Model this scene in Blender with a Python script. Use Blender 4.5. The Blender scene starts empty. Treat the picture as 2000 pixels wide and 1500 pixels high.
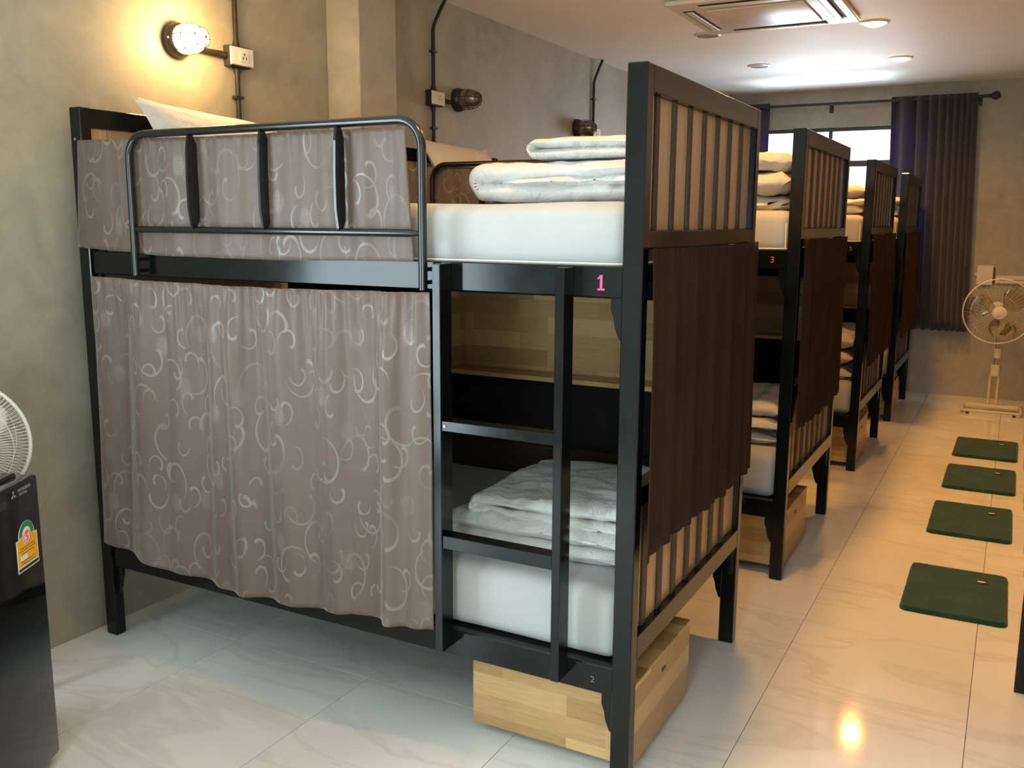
import bpy, bmesh, math, random
from mathutils import Vector, Matrix, noise

random.seed(7)
S = bpy.context.scene
C = S.collection
R = math.radians
PI = math.pi

# ------------------------------------------------------------------ camera
cam_d = bpy.data.cameras.new('camera')
cam_d.sensor_fit = 'HORIZONTAL'
cam_d.sensor_width = 36.0
cam_d.lens = 1813.4 / 2000 * 36
cam_d.clip_start = 0.02
cam = bpy.data.objects.new('camera', cam_d)
C.objects.link(cam)
_r = Vector((0.87953456, 0.47580304, 0.00551616))
_u = Vector((-0.08669264, 0.14883354, 0.9850548))
_f = Vector((-0.46787108, 0.86686795, -0.17215287))
_m = Matrix((_r, _u, -_f)).transposed().to_4x4()
_m.translation = Vector((2.885, -2.1588, 1.5282))
cam.matrix_world = _m
S.camera = cam

# ------------------------------------------------------------------ world, daylight, exposure
XW, XR, YB, YF, ZC = -0.065, 3.055, 7.022, -3.7, 2.742     # room shell
world = bpy.data.worlds.new('overcast_sky')
S.world = world
world.use_nodes = True
world.node_tree.nodes['Background'].inputs[0].default_value = (0.80, 0.90, 1.0, 1)
world.node_tree.nodes['Background'].inputs[1].default_value = 2.0


def area(name, loc, rot, sx, sy, power, col):
    d = bpy.data.lights.new(name, 'AREA')
    d.shape = 'RECTANGLE'
    d.size, d.size_y = sx, sy
    d.energy = power
    d.color = col
    o = bpy.data.objects.new(name, d)
    o.location = loc
    o.rotation_euler = rot
    C.objects.link(o)
    return o


COOL = (0.72, 0.93, 1.0)
area('entrance_daylight', (-0.10, -2.12, 1.15), (0, R(-90), 0), 2.0, 1.7, 98, COOL)
area('rear_window_daylight', (2.65, YF - 0.05, 1.35), (R(90), 0, 0), 0.6, 1.3, 40, COOL)
area('back_window_daylight', (1.27, YB + 0.16, 1.75), (R(-90), 0, 0), 1.7, 1.25, 75, (0.80, 0.91, 1.0))
lb = area('ledge_bounce_daylight', (1.25, YB + 0.80, 1.62), (R(-131), 0, 0), 1.1, 0.12, 5.5, (0.82, 0.93, 1.0))
lb.data.spread = R(42)
S.view_settings.view_transform = 'Standard'
S.view_settings.look = 'None'
S.view_settings.exposure = 0.2
S.view_settings.gamma = 1.0
S.view_settings.use_curve_mapping = False


# ------------------------------------------------------------------ materials
def new_mat(name):
    m = bpy.data.materials.new(name)
    m.use_nodes = True
    nt = m.node_tree
    return m, nt, nt.nodes['Principled BSDF']


class NT:
    """small helper for building node trees"""
    def __init__(s, nt):
        s.nt = nt

    def n(s, t, **k):
        o = s.nt.nodes.new(t)
        for a, v in k.items():
            setattr(o, a, v)
        return o

    def l(s, a, b):
        s.nt.links.new(a, b)

    def val(s, sock, v):
        if hasattr(v, 'is_linked') or hasattr(v, 'links'):
            s.l(v, sock)
        else:
            sock.default_value = v

    def m(s, op, a, b=0.0, c=0.0, clamp=False):
        o = s.n('ShaderNodeMath', operation=op)
        o.use_clamp = clamp
        s.val(o.inputs[0], a)
        s.val(o.inputs[1], b)
        s.val(o.inputs[2], c)
        return o.outputs[0]

    def vm(s, op, a, b=None):
        o = s.n('ShaderNodeVectorMath', operation=op)
        s.val(o.inputs[0], a)
        if b is not None:
            if op == 'SCALE':
                s.val(o.inputs['Scale'], b)
            else:
                s.val(o.inputs[1], b)
        return o.outputs['Value'] if op in ('LENGTH', 'DOT_PRODUCT') else o.outputs[0]

    def smooth(s, v, lo, hi, to0=0.0, to1=1.0):
        o = s.n('ShaderNodeMapRange', interpolation_type='SMOOTHSTEP')
        s.val(o.inputs['Value'], v)
        o.inputs['From Min'].default_value = lo
        o.inputs['From Max'].default_value = hi
        o.inputs['To Min'].default_value = to0
        o.inputs['To Max'].default_value = to1
        return o.outputs[0]

    def mix(s, f, a, b):
        o = s.n('ShaderNodeMix', data_type='RGBA')
        s.val(o.inputs[0], f)
        s.val(o.inputs[6], a)
        s.val(o.inputs[7], b)
        return o.outputs[2]

    def noise(s, vec, scale, detail=3.0, rough=0.5, dist=0.0, out='Fac'):
        o = s.n('ShaderNodeTexNoise')
        if vec is not None:
            s.l(vec, o.inputs['Vector'])
        o.inputs['Scale'].default_value = scale
        o.inputs['Detail'].default_value = detail
        o.inputs['Roughness'].default_value = rough
        o.inputs['Distortion'].default_value = dist
        return o.outputs[out]

    def ramp(s, f, stops):
        o = s.n('ShaderNodeValToRGB')
        s.l(f, o.inputs[0])
        e = o.color_ramp.elements
        while len(e) < len(stops):
            e.new(0.5)
        for i, (p, c) in enumerate(stops):
            e[i].position = p
            e[i].color = (*c, 1)
        return o.outputs[0]

    def bump(s, h, strength, dist, bsdf):
        o = s.n('ShaderNodeBump')
        o.inputs['Strength'].default_value = strength
        o.inputs['Distance'].default_value = dist
        s.l(h, o.inputs['Height'])
        s.l(o.outputs[0], bsdf.inputs['Normal'])

    def coord(s, kind='Object'):
        return s.n('ShaderNodeTexCoord').outputs[kind]

    def scaled(s, vec, sc):
        o = s.n('ShaderNodeMapping')
        s.l(vec, o.inputs[0])
        o.inputs['Scale'].default_value = sc
        return o.outputs[0]


def plain(name, col, rough=0.5, metal=0.0, spec=0.5, var=0.06, nscale=25.0, bump=0.0, coat=0.0):
    m, nt, b = new_mat(name)
    t = NT(nt)
    c = t.coord('Object')
    f = t.noise(c, nscale, 3)
    lo = tuple(x * (1 - var) for x in col)
    hi = tuple(min(1, x * (1 + var)) for x in col)
    t.l(t.ramp(f, [(0.3, lo), (0.7, hi)]), b.inputs['Base Color'])
    t.l(t.m('MULTIPLY_ADD', f, 0.12, rough - 0.06), b.inputs['Roughness'])
    b.inputs['Metallic'].default_value = metal
    b.inputs['Specular IOR Level'].default_value = spec
    b.inputs['Coat Weight'].default_value = coat
    if bump:
        t.bump(t.noise(c, nscale * 6, 3), bump, 0.004, b)
    return m


def concrete(name, base):
    m, nt, b = new_mat(name)
    t = NT(nt)
    c = t.coord('Object')
    big = t.noise(c, 1.3, 5, 0.6, 0.6)
    mid = t.noise(c, 5.0, 6, 0.65, 1.2)
    f = t.m('ADD', t.m('MULTIPLY', big, 0.55), t.m('MULTIPLY', mid, 0.45))
    col = t.ramp(f, [(0.30, tuple(x * 0.72 for x in base)), (0.5, base), (0.72, tuple(x * 1.28 for x in base))])
    t.l(col, b.inputs['Base Color'])
    t.l(t.m('MULTIPLY_ADD', mid, 0.35, 0.34), b.inputs['Roughness'])
    t.bump(t.noise(c, 18, 5, 0.6), 0.12, 0.004, b)
    return m


def finger_wood(name, dark, light, rowh=0.065, bw=0.33):
    m, nt, b = new_mat(name)
    t = NT(nt)
    uv = t.coord('UV')
    br = t.n('ShaderNodeTexBrick')
    t.l(uv, br.inputs['Vector'])
    br.offset = 0.37
    br.inputs['Color1'].default_value = (0, 0, 0, 1)
    br.inputs['Color2'].default_value = (1, 1, 1, 1)
    br.inputs['Mortar'].default_value = (0.35, 0.35, 0.35, 1)
    br.inputs['Scale'].default_value = 1.0
    br.inputs['Mortar Size'].default_value = 0.0006
    br.inputs['Bias'].default_value = 0.0
    br.inputs['Brick Width'].default_value = bw
    br.inputs['Row Height'].default_value = rowh
    grain = t.noise(t.scaled(uv, (4, 45, 1)), 3.0, 5, 0.6, 0.8)
    f = t.m('ADD', t.m('MULTIPLY', br.outputs['Color'], 0.55), t.m('MULTIPLY', grain, 0.45))
    t.l(t.ramp(f, [(0.15, dark), (0.8, light)]), b.inputs['Base Color'])
    b.inputs['Roughness'].default_value = 0.38
    b.inputs['Coat Weight'].default_value = 0.15
    return m


def slat_wood(name, dark, light):
    m, nt, b = new_mat(name)
    t = NT(nt)
    uv = t.coord('UV')
    rnd = t.n('ShaderNodeObjectInfo').outputs['Random']
    off = t.n('ShaderNodeCombineXYZ')
    t.l(t.m('MULTIPLY', rnd, 13.0), off.inputs[0])
    t.l(t.m('MULTIPLY', rnd, 7.0), off.inputs[1])
    v = t.vm('ADD', uv, off.outputs[0])
    g = t.noise(t.scaled(v, (38, 3, 1)), 1.6, 6, 0.6, 0.9)
    f = t.m('ADD', t.m('MULTIPLY', g, 0.75), t.m('MULTIPLY', rnd, 0.25))
    t.l(t.ramp(f, [(0.25, dark), (0.75, light)]), b.inputs['Base Color'])
    t.l(t.m('MULTIPLY_ADD', g, 0.25, 0.25), b.inputs['Roughness'])
    b.inputs['Coat Weight'].default_value = 0.2
    return m


def jacquard(name, ground, thread, amount=1.0):
    """taupe satin with woven scrolls and dotted blossoms, laid out in cloth (UV) metres"""
    m, nt, b = new_mat(name)
    t = NT(nt)
    uv = t.coord('UV')

    def scroll(scale, off, a, k, w, rand):
        v = t.vm('ADD', t.vm('MULTIPLY', uv, (scale * 1.12, scale * 0.80, 1.0)), off)
        vo = t.n('ShaderNodeTexVoronoi', voronoi_dimensions='2D')
        t.l(v, vo.inputs['Vector'])
        vo.inputs['Scale'].default_value = 1.0
        vo.inputs['Randomness'].default_value = rand
        d = t.vm('SUBTRACT', v, vo.outputs['Position'])
        sp = t.n('ShaderNodeSeparateXYZ')
        t.l(d, sp.inputs[0])
        sc = t.n('ShaderNodeSeparateColor')
        t.l(vo.outputs['Color'], sc.inputs[0])
        sgn = t.m('SUBTRACT', t.m('MULTIPLY', t.m('GREATER_THAN', sc.outputs[1], 0.5), 2.0), 1.0)
        th = t.m('ARCTAN2', t.m('MULTIPLY', sp.outputs[0], sgn), sp.outputs[1])
        fr = t.m('FRACT', t.m('ADD', t.m('DIVIDE', th, 2 * PI), sc.outputs[0]))
        rad = t.vm('LENGTH', d)
        r0 = t.m('MULTIPLY_ADD', t.m('POWER', fr, 0.8), k, a)
        dist = t.m('ABSOLUTE', t.m('SUBTRACT', rad, r0))
        wid = t.m('MULTIPLY_ADD', t.m('POWER', t.m('SUBTRACT', 1.0, fr), 1.6), w * 1.5, w * 0.25)
        line = t.smooth(t.m('DIVIDE', dist, wid), 0.55, 1.1, 1.0, 0.0)
        end = t.m('MULTIPLY', t.smooth(fr, 0.52, 0.74, 1.0, 0.0), t.smooth(fr, 0.0, 0.06, 0.0, 1.0))
        curl = t.smooth(t.m('DIVIDE', rad, a), 0.95, 1.25, 1.0, 0.0)
        line = t.m('MULTIPLY', line, end)
        return line, rad, sc, curl

    l1, r1, _, c1 = scroll(10.5, (0.2, 0.7, 0), 0.10, 0.42, 0.040, 0.8)
    l2, r2, _, _ = scroll(6.2, (3.3, 1.9, 0), 0.14, 0.44, 0.026, 0.85)
    l3, r3, sc3, _ = scroll(6.0, (7.7, 4.1, 0), 0.05, 0.6, 0.03, 0.6)
    dots = t.n('ShaderNodeTexVoronoi', voronoi_dimensions='2D')
    t.l(uv, dots.inputs['Vector'])
    dots.inputs['Scale'].default_value = 150.0
    dots.inputs['Randomness'].default_value = 0.3
    blossom = t.m('MULTIPLY', t.smooth(r3, 0.10, 0.20, 1.0, 0.0),
                  t.m('MULTIPLY', t.smooth(dots.outputs['Distance'], 0.3, 0.6, 1.0, 0.25), t.m('GREATER_THAN', sc3.outputs[2], 0.3)))
    pat = t.m('MAXIMUM', t.m('MAXIMUM', t.m('MULTIPLY', l1, 0.9), t.m('MULTIPLY', l2, 0.85)), t.m('MULTIPLY', blossom, 0.6))
    fade = t.smooth(t.noise(uv, 4.0, 2), 0.35, 0.62, 0.3, 1.0)
    pat = t.m('MULTIPLY', t.m('MULTIPLY', pat, fade), amount, clamp=True)
    weave = t.noise(t.scaled(uv, (600, 160, 1)), 1.0, 2)
    g = t.mix(t.m('MULTIPLY', weave, 0.35), (*ground, 1), (*[x * 1.5 for x in ground], 1))
    t.l(t.mix(pat, g, (*thread, 1)), b.inputs['Base Color'])
    t.l(t.m('MULTIPLY_ADD', pat, -0.2, 0.55), b.inputs['Roughness'])
    b.inputs['Sheen Weight'].default_value = 0.25
    b.inputs['Sheen Roughness'].default_value = 0.4
    t.bump(t.noise(uv, 14, 3, 0.5), 0.25, 0.012, b)
    return m


def cloth(name, col, var=0.15, rough=0.85, bump=0.25, bscale=9.0, sheen=0.15):
    m, nt, b = new_mat(name)
    t = NT(nt)
    c = t.coord('Object')
    f = t.noise(c, 6, 4)
    lo = tuple(x * (1 - var) for x in col)
    t.l(t.ramp(f, [(0.3, lo), (0.7, col)]), b.inputs['Base Color'])
    b.inputs['Roughness'].default_value = rough
    b.inputs['Specular IOR Level'].default_value = 0.2
    b.inputs['Sheen Weight'].default_value = sheen
    h = t.m('ADD', t.noise(c, bscale, 5, 0.55, 1.5), t.m('MULTIPLY', t.noise(c, 400, 2), 0.03))
    t.bump(h, bump, 0.02, b)
    return m


def marble():
    m, nt, b = new_mat('polished_marble_tile')
    t = NT(nt)
    c = t.coord('Object')
    rnd = t.n('ShaderNodeObjectInfo').outputs['Random']
    off = t.n('ShaderNodeCombineXYZ')
    t.l(t.m('MULTIPLY', rnd, 37.0), off.inputs[0])
    t.l(t.m('MULTIPLY', rnd, 19.0), off.inputs[1])
    v = t.vm('ADD', c, off.outputs[0])
    rot = t.n('ShaderNodeMapping')
    t.l(v, rot.inputs[0])
    rot.inputs['Rotation'].default_value = (0, 0, 0.5)
    rot.inputs['Scale'].default_value = (0.55, 1.9, 1)
    n1 = t.noise(rot.outputs[0], 1.2, 6, 0.55, 1.1)
    vein = t.smooth(t.m('ABSOLUTE', t.m('SUBTRACT', n1, 0.5)), 0.0, 0.03, 1.0, 0.0)
    cloud = t.noise(v, 1.6, 4, 0.6)
    base = t.ramp(cloud, [(0.3, (0.72, 0.71, 0.69)), (0.7, (0.82, 0.81, 0.785))])
    t.l(t.mix(t.m('MULTIPLY', vein, 0.17), base, (0.36, 0.32, 0.27, 1)), b.inputs['Base Color'])
    b.inputs['Roughness'].default_value = 0.07
    b.inputs['Specular IOR Level'].default_value = 0.5
    return m


def glass(name, tint=(0.95, 0.98, 1.0), gloss=0.08):
    m, nt, b = new_mat(name)
    t = NT(nt)
    tr = t.n('ShaderNodeBsdfTransparent')
    tr.inputs[0].default_value = (*tint, 1)
    gl = t.n('ShaderNodeBsdfGlossy')
    gl.inputs['Roughness'].default_value = 0.03
    mx = t.n('ShaderNodeMixShader')
    lw = t.n('ShaderNodeLayerWeight')
    lw.inputs[0].default_value = 0.35
    t.l(t.m('MULTIPLY_ADD', lw.outputs['Fresnel'], 0.5, gloss, clamp=True), mx.inputs[0])
    t.l(tr.outputs[0], mx.inputs[1])
    t.l(gl.outputs[0], mx.inputs[2])
    t.l(mx.outputs[0], nt.nodes['Material Output'].inputs[0])
    return m


def emitter(name, col, strength):
    m, nt, b = new_mat(name)
    b.inputs['Base Color'].default_value = (0.9, 0.9, 0.9, 1)
    b.inputs['Emission Color'].default_value = (*col, 1)
    b.inputs['Emission Strength'].default_value = strength
    return m


def window_cloth():
    m = cloth('blackout_curtain_cloth', (0.070, 0.060, 0.060), 0.25, 0.6, 0.15, 20, 0.3)
    nt = m.node_tree
    t = NT(nt)
    tl = t.n('ShaderNodeBsdfTranslucent')
    tl.inputs[0].default_value = (0.10, 0.04, 0.30, 1)
    mx = t.n('ShaderNodeMixShader')
    mx.inputs[0].default_value = 0.25
    t.l(nt.nodes['Principled BSDF'].outputs[0], mx.inputs[1])
    t.l(tl.outputs[0], mx.inputs[2])
    t.l(mx.outputs[0], nt.nodes['Material Output'].inputs[0])
    return m


M = dict(
    wall=concrete('polished_concrete', (0.36, 0.335, 0.265)),
    pillar=concrete('pillar_concrete', (0.40, 0.37, 0.29)),
    ceil=plain('ceiling_paint', (0.84, 0.81, 0.77), 0.6, var=0.02, nscale=3),
    rwall=plain('right_wall_paint', (0.55, 0.50, 0.42), 0.6, var=0.04, nscale=3),
    marble=marble(),
    grout=plain('tile_grout', (0.58, 0.54, 0.49), 0.8),
    black=plain('black_powder_coated_steel', (0.0042, 0.0052, 0.0056), 0.15, var=0.25, nscale=12, spec=0.36),
    tube=plain('black_tube_steel', (0.007, 0.0065, 0.007), 0.2, var=0.2, spec=0.6),
    dark_board=plain('dark_stained_board', (0.010, 0.008, 0.007), 0.6, var=0.3, spec=0.2),
    brown_board=finger_wood('brown_stained_board', (0.03, 0.018, 0.010), (0.085, 0.05, 0.03), 0.4, 2.0),
    bar=plain('dark_brown_bar', (0.040, 0.026, 0.018), 0.45, var=0.25),
    slat=slat_wood('rubberwood_slat', (0.36, 0.20, 0.10), (0.56, 0.36, 0.20)),
    box=finger_wood('rubberwood_finger_joint', (0.34, 0.18, 0.065), (0.66, 0.43, 0.19)),
    jacq=jacquard('taupe_jacquard', (0.122, 0.083, 0.066), (0.24, 0.19, 0.158)),
    brown=cloth('dark_brown_curtain_cloth', (0.040, 0.0175, 0.0075), 0.3, 0.95, 0.15, 12, 0.0),
    white=cloth('white_cotton', (0.60, 0.585, 0.56), 0.06, 0.85, 0.6, 11, 0.2),
    sheet=cloth('white_mattress_sheet', (0.46, 0.46, 0.455), 0.05, 0.8, 0.12, 5, 0.2),
    piping=plain('white_piping', (0.80, 0.79, 0.76), 0.7, var=0.03),
    green=cloth('green_plush', (0.012, 0.070, 0.030), 0.5, 0.95, 0.4, 60, 0.25),
    wcurt=window_cloth(),
    plastic=plain('white_plastic', (0.74, 0.71, 0.66), 0.35, var=0.03),
    cream=plain('cream_plastic', (0.66, 0.58, 0.46), 0.4, var=0.03),
    lampblack=plain('lamp_housing_black', (0.022, 0.018, 0.014), 0.4, var=0.2),
    conduit=plain('conduit_black', (0.02, 0.016, 0.013), 0.45, var=0.2),
    glass=glass('window_glass'),
    smoke=glass('lamp_frosted_glass', (0.62, 0.56, 0.48), 0.18),
    bladeplastic=glass('clear_fan_blade', (0.80, 0.76, 0.68), 0.22),
    lamp_on=emitter('lit_lamp_globe', (1.0, 0.60, 0.22), 135),
    down_on=emitter('lit_downlight_lens', (1.0, 0.62, 0.28), 16),
    down_off=plain('unlit_downlight_lens', (0.30, 0.27, 0.24), 0.4),
    fridge=plain('black_glossy_fridge', (0.006, 0.0058, 0.0058), 0.07, var=0.1, spec=0.5),
    fridge2=plain('dark_fridge_body', (0.02, 0.019, 0.019), 0.3, var=0.1),
    silver=plain('silver_print', (0.45, 0.46, 0.48), 0.35, metal=0.6),
    yellow=plain('label_yellow', (0.85, 0.42, 0.03), 0.5, var=0.03),
    lwhite=plain('label_white', (0.85, 0.80, 0.72), 0.5, var=0.03),
    lgreen=plain('label_green', (0.02, 0.22, 0.10), 0.5, var=0.03),
    lred=plain('label_red', (0.72, 0.06, 0.03), 0.5, var=0.03),
    lblack=plain('label_black', (0.03, 0.03, 0.03), 0.5, var=0.03),
    pink=plain('pink_number_paint', (0.75, 0.06, 0.22), 0.5, var=0.03),
    grey=plain('grey_number_paint', (0.16, 0.14, 0.14), 0.5, var=0.05),
    screw=plain('bright_screw', (0.55, 0.55, 0.52), 0.3, metal=0.8),
    alu=plain('dark_window_frame', (0.05, 0.05, 0.055), 0.4),
    slot=plain('dark_slot', (0.03, 0.025, 0.02), 0.7),
    ledge=plain('pale_outdoor_ledge', (0.70, 0.70, 0.68), 0.8),
    ac=plain('air_conditioner_plastic', (0.72, 0.68, 0.62), 0.35, var=0.02),
)


# ------------------------------------------------------------------ mesh helpers
def box(bm, x0, x1, y0, y1, z0, z1, bev=0.0, seg=1):
    mtx = Matrix.Translation(((x0 + x1) / 2, (y0 + y1) / 2, (z0 + z1) / 2)) @ Matrix.Diagonal((x1 - x0, y1 - y0, z1 - z0, 1))
    r = bmesh.ops.create_cube(bm, size=1.0, matrix=mtx)
    if bev:
        es = list({e for v in r['verts'] for e in v.link_edges})
        bmesh.ops.bevel(bm, geom=es, offset=bev, segments=seg, affect='EDGES', profile=0.5)
    return bm


def bx(*a, **k):
    return box(bmesh.new(), *a, **k)


def tube(bm, pts, rad, n=10, cap=True, closed=False):
    pts = [Vector(p) for p in pts]
    N = len(pts)
    rings = []
    up = None
    for i, p in enumerate(pts):
        if closed:
            d = (pts[(i + 1) % N] - pts[i - 1]).normalized()
        else:
            d = (pts[min(i + 1, N - 1)] - pts[max(i - 1, 0)]).normalized()
        if up is None:
            up = Vector((0, 0, 1)) if abs(d.z) < 0.9 else Vector((0, 1, 0))
        a = d.cross(up).normalized()
        up = a.cross(d).normalized()
        rr = rad[i] if isinstance(rad, (list, tuple)) else rad
        rings.append([bm.verts.new(p + a * (math.cos(2 * PI * k / n) * rr) + up * (math.sin(2 * PI * k / n) * rr)) for k in range(n)])
    for i in range(N if closed else N - 1):
        A, B = rings[i], rings[(i + 1) % N]
        for k in range(n):
            bm.faces.new((A[k], A[(k + 1) % n], B[(k + 1) % n], B[k]))
    if cap and not closed:
        bm.faces.new(rings[0][::-1])
        bm.faces.new(rings[-1])
    return bm


def lathe(bm, prof, mtx=Matrix(), n=24, capa=True, capb=True):
    """prof: list of (radius, height) about local z"""
    rings = []
    for r, z in prof:
        rings.append([bm.verts.new(mtx @ Vector((r * math.cos(2 * PI * k / n), r * math.sin(2 * PI * k / n), z))) for k in range(n)])
    for A, B in zip(rings, rings[1:]):
        for k in range(n):
            bm.faces.new((A[k], A[(k + 1) % n], B[(k + 1) % n], B[k]))
    if capa:
        bm.faces.new(rings[0][::-1])
    if capb:
        bm.faces.new(rings[-1])
    return bm


def prism(bm, poly, axis, a, b):
    """extrude a 2D polygon along axis ('x','y','z') from a to b"""
    def P(u, v, w):
        return {'x': (w, u, v), 'y': (u, w, v), 'z': (u, v, w)}[axis]
    A = [bm.verts.new(P(u, v, a)) for u, v in poly]
    B = [bm.verts.new(P(u, v, b)) for u, v in poly]
    n = len(poly)
    bm.faces.new(A)
    bm.faces.new(B[::-1])
    for i in range(n):
        bm.faces.new((A[i], B[i], B[(i + 1) % n], A[(i + 1) % n]))
    return bm


def mesh_of(name, bm, mat, smooth=False, uv=True, angle=40):
    bmesh.ops.recalc_face_normals(bm, faces=bm.faces)
    if uv and not bm.loops.layers.uv:
        L = bm.loops.layers.uv.new('UVMap')
        for f in bm.faces:
            n = f.normal
            ax = max(range(3), key=lambda i: abs(n[i]))
            for lp in f.loops:
                c = lp.vert.co
                lp[L].uv = (c.y, c.z) if ax == 0 else (c.x, c.z) if ax == 1 else (c.x, c.y)
    me = bpy.data.meshes.new(name)
    bm.to_mesh(me)
    bm.free()
    me.materials.append(M[mat])
    if smooth:
        me.polygons.foreach_set('use_smooth', [True] * len(me.polygons))
        me.set_sharp_from_angle(angle=R(angle))
    return me


def obj(name, bm, mat, parent=None, smooth=False, loc=None, angle=40):
    me = bm if isinstance(bm, bpy.types.Mesh) else mesh_of(name, bm, mat, smooth, angle=angle)
    o = bpy.data.objects.new(name, me)
    C.objects.link(o)
    if parent is not None:
        o.parent = parent
    if loc is not None:
        o.location = loc
    return o


def tag(o, label, cat, group=None):
    o['label'] = label
    o['category'] = cat
    if group:
        o['group'] = group
    return o


def struct(o, label=None, cat=None):
    o['kind'] = 'structure'
    if label:
        o['label'] = label
    if cat:
        o['category'] = cat
    return o


def thing(name, label, cat, loc=(0, 0, 0), rz=0.0, group=None):
    o = bpy.data.objects.new(name, None)
    o.empty_display_size = 0.1
    C.objects.link(o)
    o.location = loc
    o.rotation_euler = (0, 0, rz)
    return tag(o, label, cat, group)


def copy_tree(o, parent=None):
    c = o.copy()
    C.objects.link(c)
    c.parent = parent
    for ch in o.children:
        copy_tree(ch, c)
    return c


def text_mesh(name, s, size, mat, extrude=0.0006):
    cu = bpy.data.curves.new(name, 'FONT')
    cu.body = s
    cu.size = size
    cu.extrude = extrude
    cu.align_x = 'CENTER'
    cu.align_y = 'CENTER'
    t = bpy.data.objects.new(name, cu)
    C.objects.link(t)
    dg = bpy.context.evaluated_depsgraph_get()
    me = bpy.data.meshes.new_from_object(t.evaluated_get(dg))
    bpy.data.objects.remove(t)
    bpy.data.curves.remove(cu)
    me.name = name
    me.materials.clear()
    me.materials.append(M[mat])
    return me


def nz(x, y, z, s=1.0):
    return noise.noise(Vector((x * s, y * s, z * s)))


def grid(fn, nu, nv, uvs=None):
    """fn(s,t)->(x,y,z) with s,t in 0..1; uvs(s,t)->(u,v)"""
    bm = bmesh.new()
    vs = [[bm.verts.new(fn(i / nu, j / nv)) for i in range(nu + 1)] for j in range(nv + 1)]
    L = bm.loops.layers.uv.new('UVMap') if uvs else None
    for j in range(nv):
        for i in range(nu):
            f = bm.faces.new((vs[j][i], vs[j][i + 1], vs[j + 1][i + 1], vs[j + 1][i]))
            if L:
                for lp, (a, b) in zip(f.loops, ((i, j), (i + 1, j), (i + 1, j + 1), (i, j + 1))):
                    lp[L].uv = uvs(a / nu, b / nv)
    return bm


def thicken(o, th):
    md = o.modifiers.new('thickness', 'SOLIDIFY')
    md.thickness = th
    md.offset = 0
    return o


# ------------------------------------------------------------------ room shell
T = 0.12
fl = struct(obj('floor', bx(XW - T, XR + T, YF - T, YB + T, -0.10, -0.010), 'grout'), 'polished pale marble tile floor', 'floor')
jx = [XW] + [1.07 + 0.6 * k for k in range(-1, 4)] + [XR]
jy = [YF] + [0.19 + 1.2 * k for k in range(-3, 6)] + [YB]
cache = {}
for i in range(len(jx) - 1):
    for j in range(len(jy) - 1):
        w, h = jx[i + 1] - jx[i], jy[j + 1] - jy[j]
        if w < 0.01 or h < 0.01:
            continue
        k = (round(w, 3), round(h, 3))
        if k not in cache:
            cache[k] = mesh_of('tile', bx(-w / 2 + 0.0012, w / 2 - 0.0012, -h / 2 + 0.0012, h / 2 - 0.0012, -0.0099, 0.0), 'marble')
        obj('tile', cache[k], None, fl, loc=((jx[i] + jx[i + 1]) / 2, (jy[j] + jy[j + 1]) / 2, 0))
struct(obj('ceiling', bx(XW - T, XR + T, YF - T, YB + T, ZC, ZC + 0.1), 'ceil'), 'flat white painted ceiling', 'ceiling')

# left wall with the entrance opening behind the camera
bm = bmesh.new()
D0, D1, DH = -3.0, -1.24, 2.18
box(bm, XW - T, XW, D1, YB + T, 0, ZC)
box(bm, XW - T, XW, YF - T, D0, 0, ZC)
box(bm, XW - T, XW, D0, D1, DH, ZC)
struct(obj('wall_left', bm, 'wall'), 'grey polished concrete wall behind the bed heads', 'wall')
# back wall with window opening
WX0, WX1, WZ0, WZ1 = 0.38, 2.14, 1.05, 2.40
bm = bmesh.new()
box(bm, XW, WX0, YB, YB + T, 0, ZC)
box(bm, WX1, XR + T, YB, YB + T, 0, ZC)
box(bm, WX0, WX1, YB, YB + T, 0, WZ0)
box(bm, WX0, WX1, YB, YB + T, WZ1, ZC)
struct(obj('wall_back', bm, 'wall'), 'grey concrete wall with the bright window', 'wall')
# wall behind the camera, with a window
bm = bmesh.new()
box(bm, XW, 2.10, YF - T, YF, 0, ZC)
box(bm, 3.0, XR + T, YF - T, YF, 0, ZC)
box(bm, 2.10, 3.0, YF - T, YF, 0, 0.65)
box(bm, 2.10, 3.0, YF - T, YF, 2.05, ZC)
struct(obj('wall_front', bm, 'wall'), 'concrete wall behind the camera', 'wall')
struct(obj('wall_right', bx(XR, XR + T, YF, YB, 0, ZC), 'rwall'), 'tan painted wall beside the green mats', 'wall')
struct(obj('wall_pillar', bx(XW, 0.125, 1.45, 1.745, 0, ZC, bev=0.004), 'pillar'), 'square concrete pillar against the left wall', 'pillar')

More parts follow.
